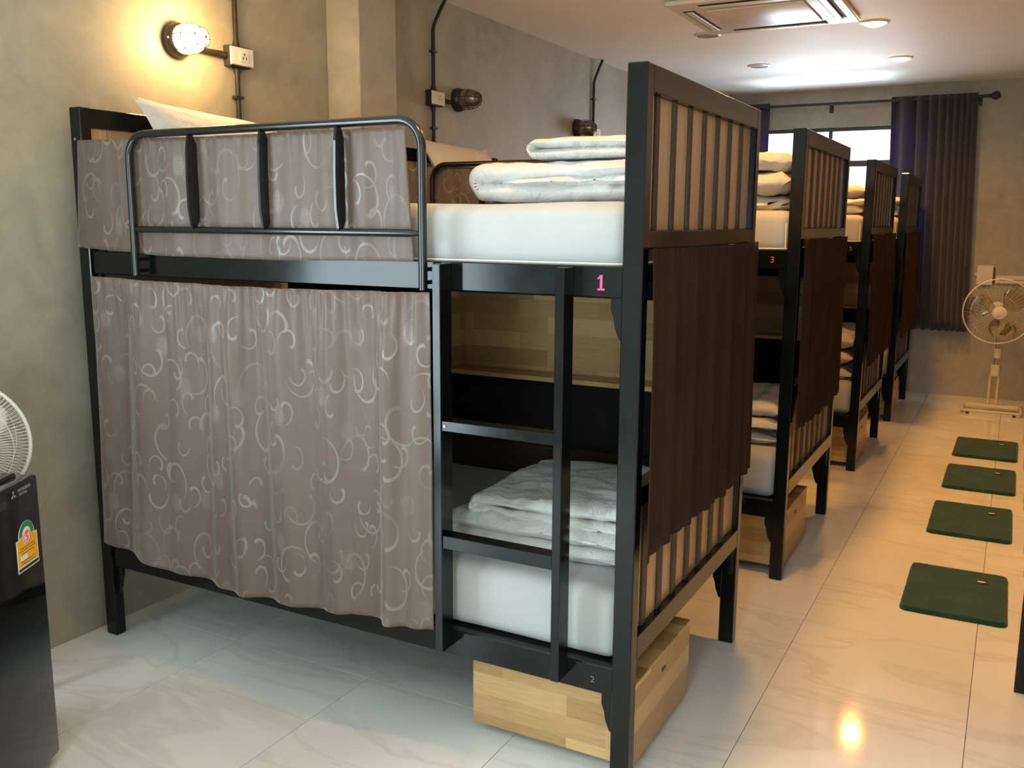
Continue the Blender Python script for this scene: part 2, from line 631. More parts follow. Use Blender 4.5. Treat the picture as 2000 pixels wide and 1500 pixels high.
# black framed door at the right edge, flush tan frames behind the mats
d1 = struct(obj('door_1', bx(3.028, XR, 0.36, 1.15, 0.005, 2.05, bev=0.003), 'dark_board'), 'dark door at the right edge', 'door')
obj('door_frame', bx(2.996, XR, 1.15, 1.185, 0, 2.10, bev=0.002), 'black', d1)
obj('door_frame', bx(3.012, XR, 0.32, 0.36, 0, 2.10, bev=0.002), 'black', d1)
obj('door_frame', bx(3.012, XR, 0.36, 1.15, 2.05, 2.10, bev=0.002), 'black', d1)
for i, yc in enumerate((1.97, 3.06, 3.98, 4.85)):
    d = struct(obj('door_%d' % (i + 2), bx(3.040, XR, yc - 0.36, yc + 0.36, 0.01, 2.0, bev=0.003), 'brown_board'), 'brown door behind a green mat', 'door')
    for y0 in (yc - 0.40, yc + 0.36):
        obj('door_frame', bx(3.026, XR, y0, y0 + 0.04, 0, 2.04, bev=0.002), 'rwall', d)
    obj('door_frame', bx(3.026, XR, yc - 0.36, yc + 0.36, 2.0, 2.04, bev=0.002), 'rwall', d)
    lathe(bm := bmesh.new(), [(0.008, 0), (0.008, 0.02), (0.018, 0.025), (0.018, 0.035)], Matrix.Translation((3.040, yc - 0.3, 1.0)) @ Matrix.Rotation(-PI / 2, 4, 'Y'), 12)
    obj('door_knob', bm, 'screw', d, True)

# window
w = struct(obj('window_1', (lambda b: (box(b, WX0, WX1, YB + 0.03, YB + 0.09, WZ0, WZ0 + 0.05), box(b, WX0, WX1, YB + 0.03, YB + 0.09, WZ1 - 0.035, WZ1),
    box(b, WX0, WX0 + 0.04, YB + 0.03, YB + 0.09, WZ0 + 0.05, WZ1 - 0.035), box(b, WX1 - 0.04, WX1, YB + 0.03, YB + 0.09, WZ0 + 0.05, WZ1 - 0.035), b)[-1])(bmesh.new()), 'alu'),
    'bright window with dark frame at the far end', 'window')
obj('mullion', bx(1.238, 1.272, YB + 0.035, YB + 0.085, WZ0 + 0.05, WZ1 - 0.035, bev=0.003), 'alu', w)
for x0, x1 in ((WX0 + 0.04, 1.238), (1.272, WX1 - 0.04)):
    obj('transom', bx(x0, x1, YB + 0.035, YB + 0.085, 2.045, 2.10, bev=0.003), 'alu', w)
    obj('pane', bx(x0, x1, YB + 0.058, YB + 0.063, WZ0 + 0.05, 2.045), 'glass', w)
    obj('pane', bx(x0, x1, YB + 0.058, YB + 0.063, 2.10, WZ1 - 0.035), 'glass', w)
struct(obj('trim_1', bx(WX0 - 0.2, WX1 + 0.2, YB + T, YB + T + 0.75, 1.0, 1.06), 'ledge'), 'pale ledge outside the window', 'ledge')


# ------------------------------------------------------------------ bunk bed
L, W, H, PX, PY = 2.08, 1.095, 1.9035, 0.0534, 0.0435


def bunk():
    root = thing('bunk_bed', 'x', 'bunk bed', group='black steel bunk beds in a row')
    for x in (0, L - PX):
        for y in (0, W - PY):
            obj('post', bx(x, x + PX, y, y + PY, 0, H, bev=0.003), 'black', root)
    for z0, z1 in ((1.341, 1.42), (0.270, 0.350)):
        obj('side_rail', bx(PX, L - PX, 0.010, 0.042, z0, z1, bev=0.003), 'black', root)
        obj('side_rail', bx(PX, L - PX, W - 0.042, W - 0.010, z0, z1, bev=0.003), 'black', root)
    # mattress decks
    obj('deck', bx(PX, L - PX, 0.043, W - 0.043, 1.372, 1.402), 'dark_board', root)
    obj('deck', bx(PX, L - PX, 0.043, W - 0.043, 0.312, 0.342), 'dark_board', root)
    # head and foot panels
    for nm, xo, s in (('foot_panel', L, -1), ('head_panel', 0.0, 1)):
        pn = bpy.data.objects.new(nm, None)
        C.objects.link(pn)
        pn.parent = root
        xa, xb = sorted((xo, xo + s * 0.048))
        for z0, z1 in ((1.838, H - 0.001), (1.462, 1.508), (0.80, 0.85), (0.374, 0.440)):
            obj('end_rail', bx(xa + 0.001, xb, PY, W - PY, z0, z1, bev=0.002), 'black', pn)
        for z0, z1 in ((1.508, 1.838), (0.440, 0.80)):
            c0, pitch = (0.120, 0.1335) if z0 > 1 else (0.1275, 0.1265)
            edges = [PY] + [c0 + pitch * k for k in range(7)] + [W - PY]
            for k in range(8):
                xa, xb = sorted((xo + s * 0.022, xo + s * 0.036))
                obj('slat', bx(xa, xb, edges[k] + 0.0012, edges[k + 1] - 0.0012, z0, z1, bev=0.001), 'slat', pn)
            for k in range(7):
                xa, xb = sorted((xo + s * 0.014, xo + s * 0.0215))
                hw = 0.013 if z0 > 1 else 0.018
                obj('bar', bx(xa, xb, edges[k + 1] - hw, edges[k + 1] + hw, z0, z1, bev=0.0015), 'bar', pn)
    # rear boards and cubby shelf
    obj('rear_board', bx(PX, L - PX, W - 0.052, W - 0.043, 0.66, 1.372), 'dark_board', root)
    obj('rear_board', bx(PX, L - PX, W - 0.060, W - 0.043, 0.35, 0.658, bev=0.002), 'brown_board', root)
    cb = obj('cubby_shelf', bx(0.93, 2.0, W - 0.066, W - 0.053, 0.94, 1.262), 'box', root)
    obj('shelf_board', bx(0.93, 2.0, W - 0.19, W - 0.0665, 0.94, 0.958, bev=0.0015), 'box', cb)
    obj('shelf_board', bx(0.93, 2.0, W - 0.19, W - 0.0665, 1.244, 1.262, bev=0.0015), 'box', cb)
    obj('shelf_side', bx(0.93, 0.948, W - 0.19, W - 0.0665, 0.9585, 1.2435, bev=0.0015), 'box', cb)
    obj('shelf_side', bx(1.982, 2.0, W - 0.19, W - 0.0665, 0.9585, 1.2435, bev=0.0015), 'box', cb)
    # curved corner brackets
    prof = [(0, 0), (0.034, 0), (0.034, -0.03), (0.026, -0.05), (0.022, -0.075), (0.010, -0.105), (0, -0.11)]
    for zb in (0.270, 1.341):
        for xp, s in ((PX, 1), (L - PX, -1)):
            for y0 in (0.016, W - 0.028):
                obj('bracket', prism(bmesh.new(), [(xp + s * u, zb + v) for u, v in prof], 'y', y0, y0 + 0.012), 'black', root)
    for xp in (0.012, L - 0.024):
        for yp, s in ((PY, 1), (W - PY, -1)):
            obj('bracket', prism(bmesh.new(), [(yp + s * u, 0.374 + v) for u, v in prof], 'x', xp, xp + 0.012), 'black', root)
    # tubular guard rail
    xl, xr, zt, yg, rr = 0.314, 1.455, 1.798, -0.026, 0.0125
    pts = [(xl, yg, 1.346)]
    ra = 0.075
    for k in range(9):
        a = PI - k * PI / 16
        pts.append((xl + ra + ra * math.cos(a), yg, zt - ra + ra * math.sin(a)))
    for k in range(9):
        a = PI / 2 - k * PI / 16
        pts.append((xr - ra + ra * math.cos(a), yg, zt - ra + ra * math.sin(a)))
    pts.append((xr, yg, 1.342))
    g = obj('guard_rail', tube(bmesh.new(), pts, rr, 12), 'tube', root, True)
    obj('guard_crossbar', tube(bmesh.new(), [(xl + 0.011, yg, 1.497), (xl + 0.04, yg, 1.497), (xr - 0.04, yg, 1.496), (xr - 0.011, yg, 1.496)], [0.006, 0.011, 0.011, 0.006], 10), 'tube', g, True)
    pr = [(-0.040, 1.506), (-0.020, 1.506), (-0.008, 1.53), (-0.008, 1.76), (-0.020, 1.787), (-0.040, 1.787), (-0.046, 1.75), (-0.050, 1.65), (-0.049, 1.56)]
    for xb in (0.597, 0.893, 1.176):
        obj('baluster', prism(bmesh.new(), pr, 'x', xb - 0.004, xb + 0.004), 'tube', g)
    for xb in (xl, xr):
        for zz in (1.362, 1.398):
            lathe(bm := bmesh.new(), [(0.006, 0), (0.006, 0.026)], Matrix.Translation((xb, -0.016, zz)) @ Matrix.Rotation(-PI / 2, 4, 'X'), 10)
            obj('bolt', bm, 'tube', g)
    # ladder
    ld = bpy.data.objects.new('ladder', None)
    C.objects.link(ld)
    ld.parent = root
    for x0 in (1.4995, 1.868):
        obj('stringer', bx(x0, x0 + 0.025, -0.050, 0.0095, 0.304, 1.416, bev=0.0015), 'black', ld)
    for z0, z1 in ((0.957, 0.986), (0.617, 0.655)):
        obj('rung', bx(1.5248, 1.8677, -0.046, 0.004, z0, z1, bev=0.0015), 'black', ld)
    lathe(bm := bmesh.new(), [(0.004, 0), (0.004, 0.002)], Matrix.Translation((1.5345, -0.0462, 0.972)) @ Matrix.Rotation(PI / 2, 4, 'X'), 8)
    obj('screw', bm, 'screw', ld)
    # curtain hooks on the posts
    for x, y, z in ((0.028, -0.001, 1.797), (L - 0.02, 0.02, 1.468)):
        lathe(bm := bmesh.new(), [(0.004, 0), (0.005, 0.005)], Matrix.Translation((x, y, z)) @ Matrix.Rotation(PI / 2, 4, 'X'), 8)
        obj('hook', bm, 'screw', root)
    return root


BEDS = [(0.0, 0.0), (0.0207, 1.7594), (0.0185, 3.8147), (0.0327, 5.5174)]
ORD = ['nearest', 'second', 'third', 'farthest']
b0 = bunk()
BL = ['black steel bunk bed nearest the camera, with the number 1',
      'second black bunk bed from the camera, with the number 3',
      'third black bunk bed from the camera, with the number 5',
      'farthest black bunk bed, standing beside the bright window']
beds = []
for i, (x, y) in enumerate(BEDS):
    b = b0 if i == 0 else copy_tree(b0)
    b.location = (x, y, 0)
    b['label'] = BL[i]
    beds.append(b)
one = obj('bed_number', prism(bmesh.new(), [(1.958, 1.359), (1.978, 1.359), (1.978, 1.364), (1.9715, 1.364), (1.9715, 1.398), (1.966, 1.398), (1.958, 1.390), (1.958, 1.386), (1.9645, 1.389), (1.9645, 1.364), (1.958, 1.364)], 'y', 0.0088, 0.0099), 'pink', beds[0])
for i, s, z, mt in ((1, '3', 1.378, 'pink'), (2, '5', 1.378, 'grey'), (0, '2', 0.306, 'grey')):
    o = obj('bed_number', text_mesh('bed_number', s, 0.036 if z > 1 else 0.026, mt), None, beds[i])
    o.location = (1.968, 0.0092, z)
    o.rotation_euler = (PI / 2, 0, 0)


# ------------------------------------------------------------------ mattresses
def mattress(z0, z1, seed):
    x0, x1, y0, y1 = 0.060, 2.020, 0.050, W - 0.066
    bm = bmesh.new()
    box(bm, x0, x1, y0, y1, z0, z1, bev=0.045, seg=5)
    bmesh.ops.subdivide_edges(bm, edges=[e for e in bm.edges if e.calc_length() > 0.3], cuts=14, use_grid_fill=True)
    for v in bm.verts:
        c = v.co
        k = nz(c.x + seed, c.y, c.z, 3.5)
        v.co.z += 0.006 * k * (1 if c.z > (z0 + z1) / 2 else 0.3)
        v.co.y += 0.004 * nz(c.x, c.z + seed, 3.0, 4.0)
    return bm


MU = mesh_of('mattress_upper', mattress(1.403, 1.577, 0), 'sheet', True, angle=60)
ML = mesh_of('mattress_lower', mattress(0.343, 0.550, 5), 'sheet', True, angle=60)


def piping(z0, z1):
    """sewn welt round the lower edge and up the front foot corner"""
    x0, x1, y0, y1 = 0.060, 2.020, 0.050, W - 0.066
    bm = bmesh.new()
    e = 0.020
    pts = []
    for cx, cy, a0 in ((x1 - 0.045, y0 + 0.045, -PI / 2), (x1 - 0.045, y1 - 0.045, 0), (x0 + 0.045, y1 - 0.045, PI / 2), (x0 + 0.045, y0 + 0.045, PI)):
        for k in range(5):
            a = a0 + k * PI / 8
            pts.append((cx + 0.045 * math.cos(a), cy + 0.045 * math.sin(a), z0 + e))
    tube(bm, pts, 0.0035, 6, closed=True)
    tube(bm, [(x1 - 0.045 + 0.032, y0 + 0.013, z0 + e + 0.004), (x1 - 0.045 + 0.030, y0 + 0.014, z1 - 0.05), (x1 - 0.052, y0 + 0.030, z1 - 0.012)], 0.003, 6)
    return bm


PU = mesh_of('piping', piping(1.403, 1.577), 'piping', True)
for i, (x, y) in enumerate(BEDS):
    o = obj('mattress', MU, None, loc=(x, y, 0))
    tag(o, 'white sheeted mattress on the upper deck of the %s bunk' % ORD[i], 'mattress', 'mattresses on the bunks')
    obj('piping', PU, None, o)
    o = obj('mattress', ML, None, loc=(x, y, 0))
    tag(o, 'white sheeted mattress on the lower deck of the %s bunk' % ORD[i], 'mattress', 'mattresses on the bunks')


# ------------------------------------------------------------------ bedding
def fold(path, th, y0, y1, seed, amp=0.010, ny=26, taper=0.5, xs=0.03):
    """a thick quilt bent along a path in XZ and spread along Y, with soft wrinkles"""
    P = []
    for a, b in zip(path, path[1:]):
        for k in range(6):
            f = k / 6
            P.append((a[0] + (b[0] - a[0]) * f, a[1] + (b[1] - a[1]) * f))
    P.append(path[-1])
    # smooth the path
    for _ in range(2):
        P = [P[0]] + [((P[i - 1][0] + 2 * P[i][0] + P[i + 1][0]) / 4, (P[i - 1][1] + 2 * P[i][1] + P[i + 1][1]) / 4) for i in range(1, len(P) - 1)] + [P[-1]]
    n = len(P)
    nor = []
    for i in range(n):
        a, b = P[max(i - 1, 0)], P[min(i + 1, n - 1)]
        d = Vector((b[0] - a[0], 0, b[1] - a[1])).normalized()
        nor.append(Vector((-d.z, 0, d.x)))
    bm = bmesh.new()
    rings = []
    for j in range(ny + 1):
        t = j / ny
        e = min(t, 1 - t)
        kk = min(1.0, math.sqrt(max(0.0, 1 - (1 - min(1, e / 0.07)) ** 2)) * 0.9 + 0.1)
        y = y0 + (y1 - y0) * t
        ring = []
        for side in (1, -1):
            rng = range(n) if side == 1 else range(n - 1, -1, -1)
            for i in rng:
                endk = min(1.0, math.sqrt(max(0.0, 1 - (1 - min(1, min(i, n - 1 - i) / 3)) ** 2)) * 0.85 + 0.15)
                c = Vector((P[i][0], y, P[i][1]))
                q = c + nor[i] * (side * th * 0.5 * kk * endk)
                w = amp * (nz(q.x + seed, q.y, q.z * 1.6, 7) + 0.6 * nz(q.x - seed, q.y * 1.5, q.z, 16))
                rid = 1 - abs(nz(q.x * 1.2 + seed, q.y * 2.2, q.z * 3, 6))
                w += amp * 0.9 * (rid ** 3 - 0.4)
                q += nor[i] * side * w * 0.8
                q.y += xs * nz(q.x * 2 + seed, t * 2, q.z * 3, 3) * (1 if e < 0.2 else 0.4)
                ring.append(bm.verts.new(q))
        rings.append(ring)
    m = len(rings[0])
    for A, B in zip(rings, rings[1:]):
        for k in range(m):
            bm.faces.new((A[k], A[(k + 1) % m], B[(k + 1) % m], B[k]))
    for ring, flip in ((rings[0], 1), (rings[-1], 0)):
        h = m // 2
        for k in range(h - 1):
            f = (ring[k], ring[k + 1], ring[m - 2 - k], ring[m - 1 - k])
            bm.faces.new(f if flip else f[::-1])
    return bm


def cfold(xr, xl, zb, zl, zr):
    """path of a quilt folded back over itself at xl"""
    r = (zl - zb) / 2
    n = 5
    top = [(xr + (xl + r - xr) * k / n, zr + (zl - zr) * (k / n) ** 0.8) for k in range(n)]
    arc = [(xl + r - r * math.sin(a * PI / 6), zb + r + r * math.cos(a * PI / 6)) for a in range(7)]
    bot = [(xl + r + (xr - xl - r) * k / n, zb) for k in range(1, n + 1)]
    return top + arc + bot


def merge(bms):
    out = bmesh.new()
    for b in bms:
        me = bpy.data.meshes.new('tmp')
        b.to_mesh(me)
        b.free()
        out.from_mesh(me)
        bpy.data.meshes.remove(me)
    return out


def floor_to(bm, z):
    for v in bm.verts:
        if v.co.z < z:
            v.co.z = z + (v.co.z - z) * 0.02
    return bm


def duvet(parts, z, label, loc, cat='duvet', name='duvet'):
    o = obj(name, floor_to(merge(parts), z), 'white', smooth=True, loc=loc, angle=70)
    return tag(o, label, cat, 'white bedding left on the bunks')


ZU, ZL = 1.581, 0.554
# nearest bunk, upper deck: a bulky folded duvet with a second quilt folded on it
duvet([fold(cfold(2.0, 1.500, ZU + 0.028, ZU + 0.080, ZU + 0.088), 0.055, 0.16, 0.86, 1.0, 0.010),
       fold([(2.0, ZU + 0.060), (1.75, ZU + 0.056), (1.56, ZU + 0.055)], 0.024, 0.15, 0.84, 4.0, 0.008)],
      ZU, 'bulky white duvet folded on the top mattress of the nearest bunk', (0, 0, 0))
duvet([fold(cfold(2.0, 1.662, ZU + 0.133, ZU + 0.163, ZU + 0.160), 0.030, 0.19, 0.78, 9.0, 0.005)],
      ZU + 0.119, 'smaller white quilt folded on top of the bulky duvet', (0, 0, 0), 'quilt', 'quilt')
# nearest bunk, lower deck
duvet([fold(cfold(1.98, 1.405, ZL + 0.026, ZL + 0.072, ZL + 0.076), 0.048, 0.18, 0.80, 14.0, 0.012),
       fold(cfold(1.99, 1.47, ZL + 0.098, ZL + 0.132, ZL + 0.150), 0.036, 0.20, 0.76, 18.0, 0.013)],
      ZL, 'rumpled white duvet on the lower mattress behind the ladder', (0, 0, 0))
# second bunk
duvet([fold([(2.0, ZU + 0.20), (1.8, ZU + 0.21), (1.55, ZU + 0.16), (1.45, ZU + 0.10), (1.5, ZU + 0.06), (1.7, ZU + 0.03), (2.0, ZU + 0.03)], 0.075, 0.14, 0.88, 23.0, 0.026),
       fold([(2.0, ZU + 0.12), (1.75, ZU + 0.11), (1.55, ZU + 0.09)], 0.07, 0.12, 0.85, 27.0, 0.028)],
      ZU, 'heaped rumpled duvet on the upper deck of the second bunk', (BEDS[1][0], BEDS[1][1], 0))
duvet([fold([(2.0, ZL + 0.155), (1.8, ZL + 0.15), (1.55, ZL + 0.12), (1.48, ZL + 0.08), (1.5, ZL + 0.04), (1.7, ZL + 0.025), (2.0, ZL + 0.025)], 0.055, 0.16, 0.85, 31.0, 0.018),
       fold([(2.0, ZL + 0.09), (1.7, ZL + 0.085), (1.55, ZL + 0.07)], 0.045, 0.15, 0.85, 35.0, 0.018)],
      ZL, 'rumpled duvet on the lower deck of the second bunk', (BEDS[1][0], BEDS[1][1], 0))
# third bunk
duvet([fold([(2.0, ZU + 0.14), (1.8, ZU + 0.15), (1.55, ZU + 0.12), (1.47, ZU + 0.07), (1.5, ZU + 0.04), (1.7, ZU + 0.025), (2.0, ZU + 0.025)], 0.062, 0.14, 0.88, 41.0, 0.018)],
      ZU, 'white duvet on the upper deck of the third bunk', (BEDS[2][0], BEDS[2][1], 0))
duvet([fold([(2.0, ZL + 0.24), (1.8, ZL + 0.25), (1.6, ZL + 0.20), (1.48, ZL + 0.12), (1.5, ZL + 0.05), (1.7, ZL + 0.03), (2.0, ZL + 0.03)], 0.09, 0.14, 0.85, 45.0, 0.022),
       fold([(2.0, ZL + 0.13), (1.75, ZL + 0.13), (1.6, ZL + 0.11)], 0.08, 0.14, 0.85, 49.0, 0.022)],
      ZL, 'tall heaped duvet on the lower deck of the third bunk', (BEDS[2][0], BEDS[2][1], 0))
# farthest bunk
duvet([fold([(2.0, ZU + 0.12), (1.8, ZU + 0.13), (1.55, ZU + 0.10), (1.47, ZU + 0.06), (1.5, ZU + 0.03), (1.7, ZU + 0.025), (2.0, ZU + 0.025)], 0.055, 0.14, 0.88, 53.0, 0.016)],
      ZU, 'white duvet on the upper deck of the farthest bunk', (BEDS[3][0], BEDS[3][1], 0))


def pillow(seed):
    """a plump pillow, local x = width (0.66), local y = height (0.44)"""
    def cell(side):
        def fn(s, t):
            u, v = 2 * s - 1, 2 * t - 1
            ear = 1 + 0.07 * (abs(u) ** 5) * (abs(v) ** 5)
            h = max(0.0, (1 - abs(u) ** 2.6) * (1 - abs(v) ** 2.6)) ** 0.55
            px = 0.33 * u * (1 - 0.05 * (1 - v * v)) ** 0 * ear * (1 - 0.04 * (1 - u * u) * 0 - 0.05 * (1 - abs(v)) * abs(u))
            py = 0.22 * v * ear * (1 - 0.06 * (1 - abs(u)) * abs(v))
            z = side * (0.066 * h) + 0.008 * nz(px + seed, py, side * 0.3, 6) * h
            return (px, py, z)
        return grid(fn, 26, 20)
    b = merge([cell(1), cell(-1)])
    bmesh.ops.remove_doubles(b, verts=b.verts, dist=0.0006)
    return b


PM = mesh_of('pillow', pillow(2), 'white', True, angle=80)
for i, yc, zc, tilt, roll in ((0, 0.52, 1.748, 56, 4), (1, 0.50, 1.750, 57, 2)):
    o = obj('pillow', PM, None)
    # width along Y, leaning back against the head panel
    a = R(tilt)
    ex = Vector((0, 1, 0))
    ey = Vector((-math.cos(a), 0, math.sin(a)))
    ez = ex.cross(ey)
    m3 = Matrix((ex, ey, ez)).transposed().to_4x4() @ Matrix.Rotation(R(-roll), 4, 'Z')
    m3.translation = Vector((BEDS[i][0] + 0.232, BEDS[i][1] + yc, zc + 0.0))
    o.matrix_world = m3
    tag(o, ('white pillow propped at the head of the nearest top bunk' if i == 0 else 'white pillow propped at the head of the second top bunk'), 'pillow', 'pillows on the top bunks')


# ------------------------------------------------------------------ bed curtains
def lerp_tab(tab, x):
    for (a, b), (c, d) in zip(tab, tab[1:]):
        if x <= c:
            f = (x - a) / (c - a)
            f = f * f * (3 - 2 * f)
            return b + (d - b) * max(0, f)
    return tab[-1][1]


def lower_curtain():
    x0, x1, zt = 0.100, 1.488, 1.338
    bot = [(0.0, 0.384), (0.10, 0.366), (0.28, 0.334), (0.42, 0.320), (0.65, 0.332), (1.0, 0.362)]

    def folds(x):
        a = math.sin(x * 25 + 1.6 * math.sin(x * 6.1) + 0.4)
        b = math.sin(x * 44 + 2.0 + 1.4 * math.sin(x * 9))
        return 0.62 * a * abs(a) ** 0.3 + 0.30 * b + 0.30 * math.sin(x * 11.5 + 0.6)

    def fn(s, t):
        x = x0 + (x1 - x0) * s
        xl = 0.012 * math.sin(t * 2.3) * (1 - s) - 0.03 * t * (1 - s)
        sag = 0.010 * math.sin(PI * s)
        z = (zt - sag) + (lerp_tab(bot, s) - (zt - sag)) * t
        g = math.exp(-t * 9)
        gather = 0.0055 * math.sin(x * 175 + 2.5 * math.sin(x * 23)) * g
        grow = min(1.0, 0.35 + t * 3.0)
        amp = 0.046 * (0.6 + 0.55 * s) * (1 - 0.30 * t) * min(1, (1 - s) / 0.06 + 0.25)
        y = -0.040 + folds(x + 0.03 * t * math.sin(x * 5)) * amp * grow + gather + 0.004 * nz(x * 2, z, 3, 4)
        y -= 0.004 * t
        y = -0.001 - math.log1p(math.exp(min(60, -(y + 0.001) * 220))) / 220 if z < 1.36 else y
        return (x + xl, y, z)
    bm = grid(fn, 300, 70, lambda s, t: (s * 1.62, -t * 1.02))
    return bm


def upper_curtain():
    x0, x1 = 0.004, 1.412
    bot = [(0.0, 1.432), (0.12, 1.426), (0.3, 1.412), (0.6, 1.410), (1.0, 1.417)]
    top = [(0.0, 1.792), (0.1, 1.790), (0.5, 1.783), (1.0, 1.783)]

    def fn(s, t):
        taper = (1 - t) * 0.022
        x = x0 + 0.018 * (1 - t) * (1 - s) * 2 + (x1 - taper - x0) * s
        zt, zb = lerp_tab(top, s), lerp_tab(bot, s)
        z = zt + (zb - zt) * t
        endk = math.exp(-((1 - s) / 0.09) ** 2) + math.exp(-(s / 0.06) ** 2)
        f = 0.0065 * math.sin(x * 34 + 1.5 * math.sin(x * 5)) + 0.0040 * math.sin(x * 59 + 1)
        f += endk * 0.0045 * math.sin(x * 85 + 0.5)
        g = math.exp(-t * 7) * 0.002 * math.sin(x * 170)
        y = -0.0065 + (f * (0.5 + 0.5 * math.sin(PI * min(1, t * 1.2)))) + g
        y = min(0.003, max(-0.0135, y))
        if x < 0.075:
            y = min(y, -0.004)
        return (x, y, z)
    return grid(fn, 240, 26, lambda s, t: (s * 1.55 + 3.1, -t * 0.36 + 0.7))


def foot_curtain(seed, flare=0.0):
    def fn(s, t):
        y = 0.020 + 1.058 * s
        zt = 1.466 - 0.004 * math.sin(PI * s)
        zb = 0.664 + 0.006 * math.sin(7 * s + seed)
        z = zt + (zb - zt) * t
        grow = min(1.0, 0.4 + 2 * t)
        x = L + 0.017 + grow * (0.0055 * math.sin(y * 38 + seed + 1.2 * math.sin(y * 7)) + 0.0045 * math.sin(y * 71 + 2 * seed)) + 0.002 * math.sin(y * 190) * math.exp(-t * 8)
        x += 0.010 * t
        y += flare * t * t * s
        y -= 0.02 * t * (1 - s) * (1 if seed < 2 else 0.4)
        return (x, y, z)
    return grid(fn, 150, 26, lambda s, t: (s * 1.3, -t * 0.8))


lc = thicken(obj('bed_curtain', lower_curtain(), 'jacq', smooth=True, angle=180), 0.0016)
tag(lc, 'long taupe floral curtain closing the lower bunk of the nearest bed', 'curtain', 'taupe curtains on the bed sides')
l2 = lc.copy()
C.objects.link(l2)
l2.location = (*BEDS[1], 0)
l2['label'] = 'long taupe curtain closing the lower bunk of the second bed'
uc = thicken(obj('bed_curtain', upper_curtain(), 'jacq', smooth=True, angle=180), 0.0014)
tag(uc, 'short taupe floral curtain behind the guard rail of the nearest bunk', 'curtain', 'taupe curtains on the bed sides')
u2 = uc.copy()
C.objects.link(u2)
u2.location = (*BEDS[1], 0)
u2['label'] = 'short taupe curtain behind the guard rail of the second bunk'
for i, (x, y) in enumerate(BEDS):
    o = thicken(obj('foot_curtain', foot_curtain(i * 1.7, 0.05 if i == 3 else 0.0), 'brown', smooth=True, loc=(x, y, 0), angle=180), 0.0016)
    tag(o, 'dark brown curtain hanging over the foot of the %s bunk' % ORD[i], 'curtain', 'brown curtains on the bed feet')


# ------------------------------------------------------------------ storage boxes under the beds
def storage(label, loc):
    root = thing('storage_box', label, 'storage box', loc, group='wooden boxes under the beds')
    x0, x1, y0, y1, z0, z1, t = 1.547, 2.062, 0.083, 0.575, 0.032, 0.262, 0.018
    bm = bmesh.new()
    obj('front_board', bx(x0, x1, y0, y0 + t, z0, z1, bev=0.0012), 'box', root)
    obj('back_board', bx(x0, x1, y1 - t, y1, z0, z1, bev=0.0012), 'box', root)
    d = obj('drawer_face', bx(x1 - t, x1, y0 + t + 0.0005, y1 - t - 0.0005, z0, z1, bev=0.0012), 'box', root)
    obj('side_board', bx(x0, x0 + t, y0 + t + 0.0005, y1 - t - 0.0005, z0, z1, bev=0.0012), 'box', root)
    obj('lid', bx(x0 - 0.002, x1 + 0.002, y0 - 0.002, y1 + 0.002, z1 + 0.0005, z1 + 0.016, bev=0.002), 'box', root)
    obj('base_board', bx(x0 + t, x1 - t, y0 + t, y1 - t, z0, z0 + 0.012), 'box', root)
    for yy, r in ((0.318, 0.008), (0.337, 0.005)):
        lathe(bm := bmesh.new(), [(r, 0), (r, 0.002)], Matrix.Translation((x1 - 0.0002, yy, 0.222)) @ Matrix.Rotation(PI / 2, 4, 'Y'), 12)
        obj('lock', bm, 'lblack', d)
    for xx in (x0 + 0.06, x1 - 0.06):
        for yy in (y0 + 0.06, y1 - 0.06):
            bm = bmesh.new()
            lathe(bm, [(0.015, -0.009), (0.015, 0.009)], Matrix.Translation((xx, yy, 0.0155)) @ Matrix.Rotation(PI / 2, 4, 'Y'), 14)
            box(bm, xx - 0.012, xx + 0.012, yy - 0.012, yy + 0.012, 0.026, 0.032)
            obj('caster', bm, 'lblack', root)
    return root


for i, (x, y) in enumerate(BEDS):
    storage('pale wooden storage box on casters under the %s bunk' % ORD[i], (x, y, 0))


# ------------------------------------------------------------------ wall lamps and outlets
def wall_lamp(label, y, z, on):
    root = thing('bulkhead_lamp', label, 'wall lamp', (XW, y, z), group='caged bulkhead lamps on the left wall')
    rot = Matrix.Rotation(PI / 2, 4, 'Y')
    sc = Matrix.Diagonal((1, 1.0, 1, 1))
    bm = bmesh.new()
    lathe(bm, [(0.066, 0.0), (0.066, 0.022), (0.060, 0.040), (0.054, 0.046)], rot, 32)
    obj('housing', bm, 'lampblack', root, True)
    prof = [(0.050, 0.0465), (0.052, 0.07), (0.049, 0.10), (0.040, 0.13), (0.026, 0.150), (0.010, 0.159), (0.001, 0.160)]
    obj('glass_globe', lathe(bmesh.new(), prof, rot, 32), 'lamp_on' if on else 'smoke', root, True, angle=80)
    if not on:
        obj('bulb', lathe(bmesh.new(), [(0.014, 0.047), (0.014, 0.065), (0.026, 0.085), (0.027, 0.10), (0.018, 0.118), (0.001, 0.123)], rot, 16), 'plastic', root, True, angle=80)
    cage = bmesh.new()
    cp = [(0.056, 0.046), (0.057, 0.07), (0.054, 0.102), (0.045, 0.134), (0.029, 0.155), (0.012, 0.165), (0.0, 0.166)]
    for k in range(6):
        a = k * PI / 3 + 0.3
        tube(cage, [rot @ Vector((r * math.cos(a), r * math.sin(a), h)) for r, h in cp], 0.0022, 6)
    cg = obj('cage', cage, 'lampblack', root, True)
    for r, h in ((0.0555, 0.09), (0.0375, 0.145)):
        obj('cage_ring', tube(bmesh.new(), [rot @ Vector((r * math.cos(2 * PI * k / 28), r * math.sin(2 * PI * k / 28), h)) for k in range(28)], 0.0022, 6, closed=True), 'lampblack', cg, True)
    for a in (0.0, PI):
        lathe(bm := bmesh.new(), [(0.004, 0), (0.004, 0.004)], Matrix.Translation((0.030, 0.0625 * math.cos(a), 0.0)) @ rot, 8)
        obj('screw', bm, 'screw', root)
    return root


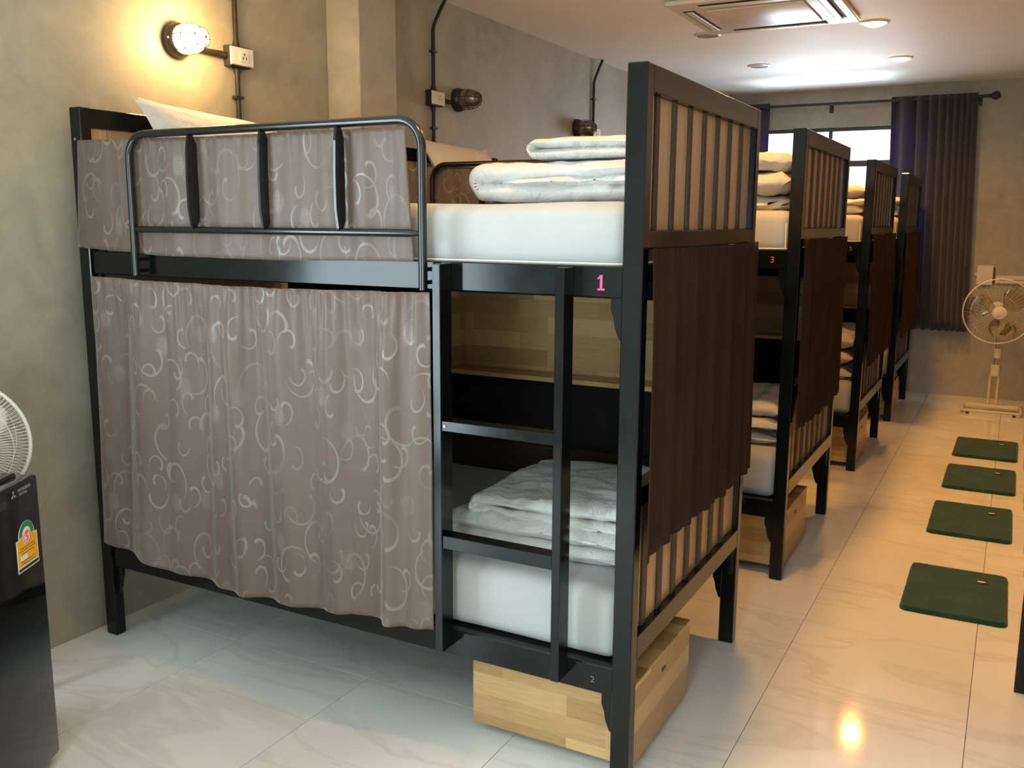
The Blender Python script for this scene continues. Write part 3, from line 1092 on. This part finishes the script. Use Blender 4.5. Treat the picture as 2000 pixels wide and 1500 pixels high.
def outlet(label, y, z, ztop, zbot, lamp_side, bend):
    root = thing('outlet_conduit', label, 'wall outlet', (XW, y, 0), group='outlets on black conduit on the left wall')
    r = 0.0105
    xo = 0.014
    pts = [(xo, 0, z + 0.044), (xo, 0, ztop - (0.18 if bend else 0))]
    if bend:
        pts += [(xo + 0.004, 0.004, ztop - 0.15), (xo + 0.02, 0.05, ztop - 0.06), (xo + 0.03, 0.085, ztop - 0.001)]
    rad = [0.017] + [r] * (len(pts) - 1)
    pts.insert(1, (xo, 0, z + 0.075))
    rad.insert(1, r)
    obj('conduit', tube(bmesh.new(), pts, rad, 12), 'conduit', root, True)
    obj('conduit', tube(bmesh.new(), [(xo, 0, z - 0.044), (xo, 0, z - 0.075), (xo, 0, zbot)], [0.017, r, r], 12), 'conduit', root, True)
    for zz in [z - 0.16] + ([z + 0.25] if bend else []):
        obj('clamp', bx(0.0, 0.026, -0.022, 0.022, zz - 0.006, zz + 0.006, bev=0.001), 'conduit', root)
    bb = obj('back_box', bx(0.0, 0.040, -0.062, 0.058, z - 0.042, z + 0.042, bev=0.003), 'conduit', root)
    fp = obj('face_plate', bx(0.0405, 0.050, -0.066, 0.062, z - 0.036, z + 0.036, bev=0.003), 'plastic', root)
    s = obj('socket', bx(0.0503, 0.053, -0.018, 0.030, z - 0.022, z + 0.022, bev=0.001), 'plastic', fp)
    for dy, dz, hy, hz in ((0.0, 0.010, 0.0035, 0.0035), (-0.008, -0.006, 0.0022, 0.006), (0.010, -0.006, 0.0022, 0.006)):
        obj('socket_hole', bx(0.0531, 0.0536, 0.006 + dy - hy, 0.006 + dy + hy, z + dz - hz, z + dz + hz), 'lblack', s)
    if lamp_side:
        a, b = lamp_side
        obj('conduit', tube(bmesh.new(), [(xo, a, z), (xo, b, z)], [0.015, r], 12), 'conduit', root, True)
    return root


wall_lamp('lit caged wall lamp glowing above the nearest bunk', 0.540, 2.213, True)
wall_lamp('unlit caged wall lamp above the second bunk', 2.610, 2.222, False)
wall_lamp('unlit caged wall lamp farthest along the left wall', 4.275, 2.208, False)
outlet('wall outlet and conduit beside the lit lamp', 0.850, 2.195, ZC, 1.62, (-0.065, -0.246), False)
outlet('wall outlet and bent conduit left of an unlit lamp, above second bunk', 2.345, 2.200, ZC, 1.65, (0.062, 0.200), True)
outlet('farthest wall outlet and bent conduit on the left wall', 4.560, 2.195, ZC, 1.65, (-0.066, -0.220), True)


# ------------------------------------------------------------------ ceiling lights
def downlight(label, x, y, on, power=88):
    root = thing('downlight', label, 'ceiling light', (x, y, ZC), group='round recessed ceiling lights')
    obj('trim_ring', lathe(bmesh.new(), [(0.070, -0.0005), (0.086, -0.0005), (0.087, -0.005), (0.072, -0.010), (0.070, -0.009)], n=32, capa=False, capb=False), 'plastic', root, True)
    obj('lens', lathe(bmesh.new(), [(0.001, -0.030), (0.025, -0.028), (0.048, -0.021), (0.064, -0.012), (0.0695, -0.005), (0.0695, -0.0006)] if on else [(0.001, -0.0075), (0.045, -0.0075), (0.0695, -0.006), (0.0695, -0.0006)], n=32, capa=False, capb=False), 'down_on' if on else 'down_off', root, True)
    if on:
        d = bpy.data.lights.new('downlight_lamp', 'SPOT')
        d.energy = power
        d.color = (1.0, 0.45, 0.075)
        d.spot_size = R(165)
        d.spot_blend = 0.8
        d.shadow_soft_size = 0.045
        o = bpy.data.objects.new('downlight_lamp', d)
        C.objects.link(o)
        o.parent = root
        o.location = (0, 0, -0.045)
    return root


for lb, yy in (('lit downlight farthest down the aisle, near the window', 5.541), ('lit downlight beside the air conditioner corner', 4.140),
               ('lit downlight in the aisle above the second bunk foot', 2.740), ('lit downlight in the aisle above the nearest bunk foot', 1.340),
               ('lit downlight above the near corner of the nearest bunk', -0.060)):
    downlight(lb, 1.99, yy, True, 80 if yy > 0 else 36)
downlight('unlit downlight below the air conditioner, nearer of two', 0.968, 4.064, False)
downlight('unlit downlight farther of two, near the ceiling glare', 0.970, 5.421, False)

# ------------------------------------------------------------------ ceiling cassette air conditioner
ac = thing('air_conditioner', 'white square cassette air conditioner in the ceiling', 'air conditioner', (1.483, 3.49, ZC))
A = 0.455
obj('panel', bx(-A, A, -A, A, -0.030, -0.0005, bev=0.012, seg=3), 'ac', ac, True)
obj('intake_grille', bx(-0.27, 0.27, -0.27, 0.27, -0.042, -0.0302, bev=0.008, seg=2), 'ac', ac, True)
for k in range(4):
    rm = Matrix.Rotation(k * PI / 2, 4, 'Z')
    bm = bx(-0.28, 0.28, 0.335, 0.405, -0.0312, -0.0302)
    bm.transform(rm)
    sl = obj('air_slot', bm, 'slot', ac)
    bm = bx(-0.275, 0.275, 0.345, 0.385, -0.0415, -0.0335, bev=0.003)
    bm.transform(rm)
    obj('louver', bm, 'ac', sl)

# ------------------------------------------------------------------ window curtains and rod
rod = thing('curtain_rod', 'black curtain rod with ball finials above the window', 'curtain rod', (1.256, YB, 2.600))
obj('rod', tube(bmesh.new(), [(-1.24, -0.095, 0), (1.29, -0.095, 0)], 0.0125, 12), 'conduit', rod, True)
for s, xe in ((-1, -1.24), (1, 1.29)):
    pr = [(0.014, 0), (0.016, 0.01), (0.010, 0.016), (0.020, 0.026), (0.034, 0.045), (0.036, 0.06), (0.026, 0.08), (0.012, 0.09), (0.001, 0.092)]
    obj('finial', lathe(bmesh.new(), pr, Matrix.Translation((xe, -0.095, 0)) @ Matrix.Rotation(s * PI / 2, 4, 'Y'), 16), 'conduit', rod, True)
for xb in (-1.20, 0.0, 1.225):
    bm = bmesh.new()
    tube(bm, [(xb, -0.001, -0.03), (xb, -0.06, -0.025), (xb, -0.095, -0.012)], 0.008, 8)
    box(bm, xb - 0.018, xb + 0.018, -0.008, -0.0005, -0.07, 0.02)
    obj('bracket', bm, 'conduit', rod)


def window_curtain(tops, bots, nf, z0, z1, seed):
    def fn(s, t):
        xt = tops[0] + (tops[1] - tops[0]) * s
        xb = bots[0] + (bots[1] - bots[0]) * s
        z = z1 + (z0 - z1) * t
        # folds bunch up toward the far right of the curtain
        ph = nf * 2 * PI * (0.25 * s + 0.75 * s ** 2.2)
        amp = 0.052 * (1 - 0.25 * s)
        x = xt + (xb - xt) * t + 0.012 * math.cos(ph)
        y = YB - 0.095 + amp * math.sin(ph + seed) + 0.006 * nz(x * 3, z * 1.5, seed)
        return (x, y, z + 0.006 * math.sin(ph + seed))
    return grid(fn, 220, 20, lambda s, t: (s, -t))


wc = thicken(obj('window_curtain', window_curtain((1.765, 2.455), (1.84, 2.53), 9, 0.60, 2.632, 0.4), 'wcurt', smooth=True, angle=180), 0.002)
tag(wc, 'long dark pleated window curtain right of the window', 'curtain', 'window curtains')
wc = thicken(obj('window_curtain', window_curtain((0.69, 0.06), (0.70, 0.04), 8, 0.60, 2.632, 1.4), 'wcurt', smooth=True, angle=180), 0.002)
tag(wc, 'dark window curtain left of the window, mostly hidden behind the beds', 'curtain', 'window curtains')


# ------------------------------------------------------------------ green mats
def mat_mesh(w, h, seed):
    rc, th = 0.035, 0.018

    def fn(s, t):
        # square grid squeezed into a rounded rectangle
        u, v = 2 * s - 1, 2 * t - 1
        x, y = u * w / 2, v * h / 2
        qx, qy = abs(x) - (w / 2 - rc), abs(y) - (h / 2 - rc)
        if qx > 0 and qy > 0:
            m = max(qx, qy) / math.hypot(qx, qy)
            x = math.copysign(w / 2 - rc + qx * m, x)
            y = math.copysign(h / 2 - rc + qy * m, y)
        e = 1 - max(abs(u) ** 1, abs(v))
        edge = min(1, e / 0.04)
        z = th * (0.25 + 0.75 * math.sqrt(max(0, 1 - (1 - edge) ** 2))) if edge > 0 else 0.001
        z += 0.0012 * nz(x + seed, y, 0, 45) * edge + 0.002 * nz(x, y + seed, 1, 12) * edge
        k = 1 + 0.006 * nz(x * 3 + seed, y * 3, 2, 8)
        return (x * k, y * k, max(0.0008, z))
    return grid(fn, 60, 80)


for i, (x0, x1, y0, y1, rz, lb) in enumerate((
        (2.580, 2.970, 1.685, 2.252, 0.4, 'dark green plush floor mat nearest the camera'),
        (2.592, 2.978, 2.766, 3.357, 0.2, 'dark green plush floor mat, second from the camera'),
        (2.600, 2.990, 3.690, 4.275, 0.0, 'dark green plush floor mat, third from the camera'),
        (2.606, 2.998, 4.556, 5.148, -0.4, 'dark green plush floor mat farthest from the camera'))):
    w_, h_ = x1 - x0, y1 - y0
    o = obj('floor_mat', mat_mesh(w_, h_, i * 3.1), 'green', smooth=True, loc=((x0 + x1) / 2, (y0 + y1) / 2, 0.0003), angle=180)
    o.rotation_euler = (0, 0, R(rz))
    tag(o, lb, 'floor mat', 'green mats along the aisle')
    t = obj('woven_patch', bx(-0.022, 0.024, -0.015, 0.013, 0.0175, 0.0225, bev=0.001), 'lblack', o, loc=(0.097, 0.140, 0))
    obj('patch_emblem', lathe(bmesh.new(), [(0.0165, 0.0226), (0.0165, 0.0232)], Matrix.Diagonal((1.0, 0.48, 1, 1)), 20), 'lwhite', t, loc=(-0.004, 0, 0))


# ------------------------------------------------------------------ fans
def fan_head(root, R0, c, yaw, tilt, blade_mat, nsp, wire):
    """guarded fan head; local z of the head points forward"""
    mt = Matrix.Translation(c) @ Matrix.Rotation(yaw, 4, 'Z') @ Matrix.Rotation(PI / 2 - tilt, 4, 'X')
    for nm, sg in (('front_guard', 1), ('rear_guard', -1)):
        g = bmesh.new()
        prof = [(0.16, 0.075), (0.45, 0.070), (0.75, 0.055), (0.93, 0.030), (1.0, 0.004)]
        for k in range(nsp):
            a = 2 * PI * k / nsp
            sw = 0.25 * sg
            tube(g, [mt @ Vector((R0 * r * math.cos(a + sw * (1 - r)), R0 * r * math.sin(a + sw * (1 - r)), sg * h)) for r, h in prof], wire, 4, cap=False)
        for r, h in ((0.5, 0.069), (0.8, 0.050)):
            tube(g, [mt @ Vector((R0 * r * math.cos(2 * PI * k / 40), R0 * r * math.sin(2 * PI * k / 40), sg * h)) for k in range(40)], wire * 1.2, 5, closed=True)
        obj(nm, g, 'plastic', root, True)
    obj('guard_rim', tube(bmesh.new(), [mt @ Vector((R0 * math.cos(2 * PI * k / 56), R0 * math.sin(2 * PI * k / 56), 0)) for k in range(56)], 0.0055, 8, closed=True), 'plastic', root, True)
    obj('badge', lathe(bmesh.new(), [(R0 * 0.2, 0.068), (R0 * 0.2, 0.078), (R0 * 0.13, 0.086), (0.001, 0.088)], mt, 24), 'plastic', root, True)
    obj('hub', lathe(bmesh.new(), [(0.03, -0.02), (0.035, 0.0), (0.032, 0.03), (0.015, 0.042), (0.001, 0.044)], mt, 20), 'plastic', root, True)
    obj('motor', lathe(bmesh.new(), [(0.02, -0.078), (0.055, -0.085), (0.06, -0.14), (0.045, -0.185), (0.001, -0.19)], mt, 20), 'plastic', root, True)
    for k in range(3):
        a0 = k * 2 * PI / 3 + 0.6

        def fn(s, t, a0=a0):
            r = R0 * (0.14 + 0.72 * s)
            half = (0.28 + 0.42 * math.sin(PI * min(1, s * 0.75 + 0.1)))
            a = a0 + (t - 0.5) * 2 * half * (1 - 0.35 * s ** 4) + 0.25 * s
            return mt @ Vector((r * math.cos(a), r * math.sin(a), 0.012 + 0.035 * (t - 0.5)))
        b = obj('blade', grid(fn, 8, 8), blade_mat, root, True, angle=180)
        thicken(b, 0.003)


# far fan on an H base by the back wall
ff = thing('pedestal_fan', 'cream pedestal fan with clear blades by the back wall', 'fan', (2.795, 6.36, 0))
fan_head(ff, 0.262, Vector((-0.012, -0.06, 0.835)), R(6), R(-4), 'bladeplastic', 40, 0.0005)
obj('pole', tube(bmesh.new(), [(0.0, 0.06, 0.36), (-0.003, 0.07, 0.74), (-0.006, 0.05, 0.80)], 0.011, 12), 'screw', ff, True)
obj('collar', bx(-0.032, 0.032, 0.03, 0.09, 0.29, 0.385, bev=0.006), 'cream', ff)
obj('control_box', bx(-0.02, 0.03, 0.035, 0.085, 0.44, 0.52, bev=0.006), 'cream', ff)
for xx in (-0.030, 0.030):
    obj('upright', tube(bmesh.new(), [(xx, 0.06, 0.055), (xx, 0.06, 0.30)], 0.010, 10), 'cream', ff, True)
bs = obj('base', tube(bmesh.new(), [(-0.20, -0.17, 0.027), (0.20, -0.17, 0.027), (0.215, -0.155, 0.027), (0.215, 0.155, 0.027), (0.20, 0.17, 0.027), (-0.20, 0.17, 0.027), (-0.215, 0.155, 0.027), (-0.215, -0.155, 0.027)], 0.012, 10, closed=True), 'cream', ff, True)
obj('crossbar', bx(-0.2, 0.2, 0.04, 0.08, 0.020, 0.05, bev=0.006), 'cream', bs)
for xx in (-0.17, 0.17):
    for yy in (-0.17, 0.17):
        obj('foot', lathe(bmesh.new(), [(0.013, 0.0), (0.012, 0.017)], Matrix.Translation((xx, yy, 0)), 10), 'lblack', bs)

# near fan, only its guard shows behind the fridge
nf = thing('pedestal_fan', 'white pedestal fan behind the black fridge at the left edge', 'fan', (0.155, -0.545, 0))
fan_head(nf, 0.205, Vector((0.007, -0.048, 0.866)), R(52), R(-6), 'plastic', 110, 0.0009)
obj('pole', tube(bmesh.new(), [(0, 0.0, 0.05), (-0.02, 0.015, 0.70), (-0.04, 0.03, 0.82)], 0.012, 12), 'plastic', nf, True)
obj('base', lathe(bmesh.new(), [(0.15, 0.0), (0.15, 0.012), (0.12, 0.028), (0.03, 0.045), (0.018, 0.06)], n=32), 'plastic', nf, True)

# ------------------------------------------------------------------ fridge
FA = math.atan2(-0.88, 0.475)
fr = thing('fridge', 'glossy black mini fridge with a yellow energy label', 'fridge', (0.596, -0.626, 0), FA)
obj('cabinet', bx(0.004, 0.496, -0.50, -0.052, 0.02, 0.832, bev=0.006), 'fridge2', fr)
dr = obj('door', bx(0.0, 0.50, -0.050, 0.0, 0.03, 0.848, bev=0.008, seg=3), 'fridge', fr, True)
obj('worktop', bx(0.0, 0.50, -0.50, -0.054, 0.8325, 0.852, bev=0.008, seg=3), 'fridge', fr, True)
obj('handle_recess', bx(0.16, 0.46, -0.020, 0.0006, 0.800, 0.822, bev=0.002), 'lblack', dr)
for xx in (0.05, 0.45):
    for yy in (-0.45, -0.10):
        obj('foot', lathe(bmesh.new(), [(0.018, 0), (0.016, 0.0205)], Matrix.Translation((xx, yy, 0)), 12), 'lblack', fr)


def on_door(me, name, x, z, parent, dy):
    """flat print on the door face; text x axis runs the reader's way"""
    o = obj(name, me, None, parent)
    o.matrix_local = Matrix.Translation((x, dy, z)) @ Matrix.Rotation(PI, 4, 'Z') @ Matrix.Rotation(PI / 2, 4, 'X')
    return o


LX, LZ = 0.080, 0.672
def rc(x, z):
    return (LX + x, LZ + z)


def arch(r, zc, a0=0, a1=12):
    st_ = 1 if a1 >= a0 else -1
    return [rc(r * math.cos(a * PI / 12), zc + r * math.sin(a * PI / 12)) for a in range(a0, a1 + st_, st_)]


st = obj('energy_label', prism(bmesh.new(), [rc(-0.053, -0.060), rc(0.053, -0.060), rc(0.053, 0.028), rc(0.040, 0.028)] + arch(0.040, 0.030) + [rc(-0.040, 0.028), rc(-0.053, 0.028)], 'y', 0.0002, 0.0007), 'lwhite', dr)
obj('label_field', prism(bmesh.new(), [rc(-0.050, -0.046), rc(0.050, -0.046), rc(0.050, 0.025), rc(0.037, 0.025), rc(0.037, 0.032), rc(-0.037, 0.032), rc(-0.037, 0.025), rc(-0.050, 0.025)], 'y', 0.0007, 0.0010), 'yellow', st)
obj('label_arc', prism(bmesh.new(), arch(0.037, 0.0325) + arch(0.022, 0.0325, 12, 0), 'y', 0.0007, 0.0011), 'lgreen', st)
obj('label_disc', lathe(bmesh.new(), [(0.019, 0), (0.019, 0.0004)], Matrix.Translation((LX, 0.0011, LZ + 0.026)) @ Matrix.Rotation(-PI / 2, 4, 'X'), 24), 'lwhite', st)
obj('label_ring', tube(bmesh.new(), [(LX + 0.0165 * math.cos(2 * PI * k / 28), 0.0016, LZ + 0.026 + 0.0165 * math.sin(2 * PI * k / 28)) for k in range(28)], 0.0013, 5, closed=True), 'lred', st)
on_door(text_mesh('label_number', '5', 0.034, 'lred'), 'label_number', LX, LZ + 0.026, st, 0.0018)
for zz, wd in ((0.002, 0.036), (-0.005, 0.040), (-0.013, 0.030), (-0.034, 0.038), (-0.041, 0.034)):
    obj('label_line', bx(LX - wd, LX + wd, 0.0010, 0.0013, LZ + zz - 0.0007, LZ + zz + 0.0007), 'brown', st)
obj('label_panel', bx(LX + 0.004, LX + 0.038, 0.0010, 0.0013, LZ - 0.030, LZ - 0.018), 'lwhite', st)
obj('label_strip', bx(LX - 0.050, LX + 0.050, 0.0007, 0.0011, LZ - 0.057, LZ - 0.049), 'lblack', st)
# maker's three-diamond mark and name near the top of the door
EX, EZ = 0.113, 0.824
em = bmesh.new()
for a in (90, 210, 330):
    d = Vector((math.cos(R(a)), math.sin(R(a))))
    p = Vector((-d.y, d.x))
    q = [Vector((0, 0)), d * 0.0065 + p * 0.0037, d * 0.013, d * 0.0065 - p * 0.0037]
    prism(em, [(EX + 0.012 + v.x, EZ + v.y) for v in q], 'y', 0.0002, 0.0008)
obj('maker_emblem', em, 'silver', dr)
on_door(text_mesh('maker_name', 'MITSUBISHI', 0.012, 'silver'), 'maker_name', EX - 0.042, EZ + 0.005, dr, 0.0006)
on_door(text_mesh('maker_name', 'ELECTRIC', 0.009, 'silver'), 'maker_name', EX - 0.036, EZ - 0.006, dr, 0.0006)

# ------------------------------------------------------------------ small things on the back wall
sw = thing('wall_switch', 'cream square switch box on the back wall by the curtain', 'wall switch', (2.640, YB, 1.09))
obj('face_plate', bx(-0.064, 0.064, -0.034, -0.024, -0.084, 0.084, bev=0.003), 'cream', sw)
obj('back_box', bx(-0.045, 0.075, -0.0238, -0.0005, -0.070, 0.070, bev=0.003), 'lampblack', sw)
obj('cable_gland', bx(-0.080, -0.0455, -0.020, -0.004, -0.012, 0.020, bev=0.004), 'cream', sw)
tr = thing('cable_trunking', 'cream cable trunking on the back wall behind the fan', 'trunking', (2.865, YB, 1.055))
obj('cover', bx(-0.14, 0.185, -0.030, -0.0005, -0.034, 0.034, bev=0.004), 'cream', tr)
obj('cover_seam', bx(-0.139, 0.184, -0.0315, -0.0302, -0.004, 0.0), 'lampblack', tr)
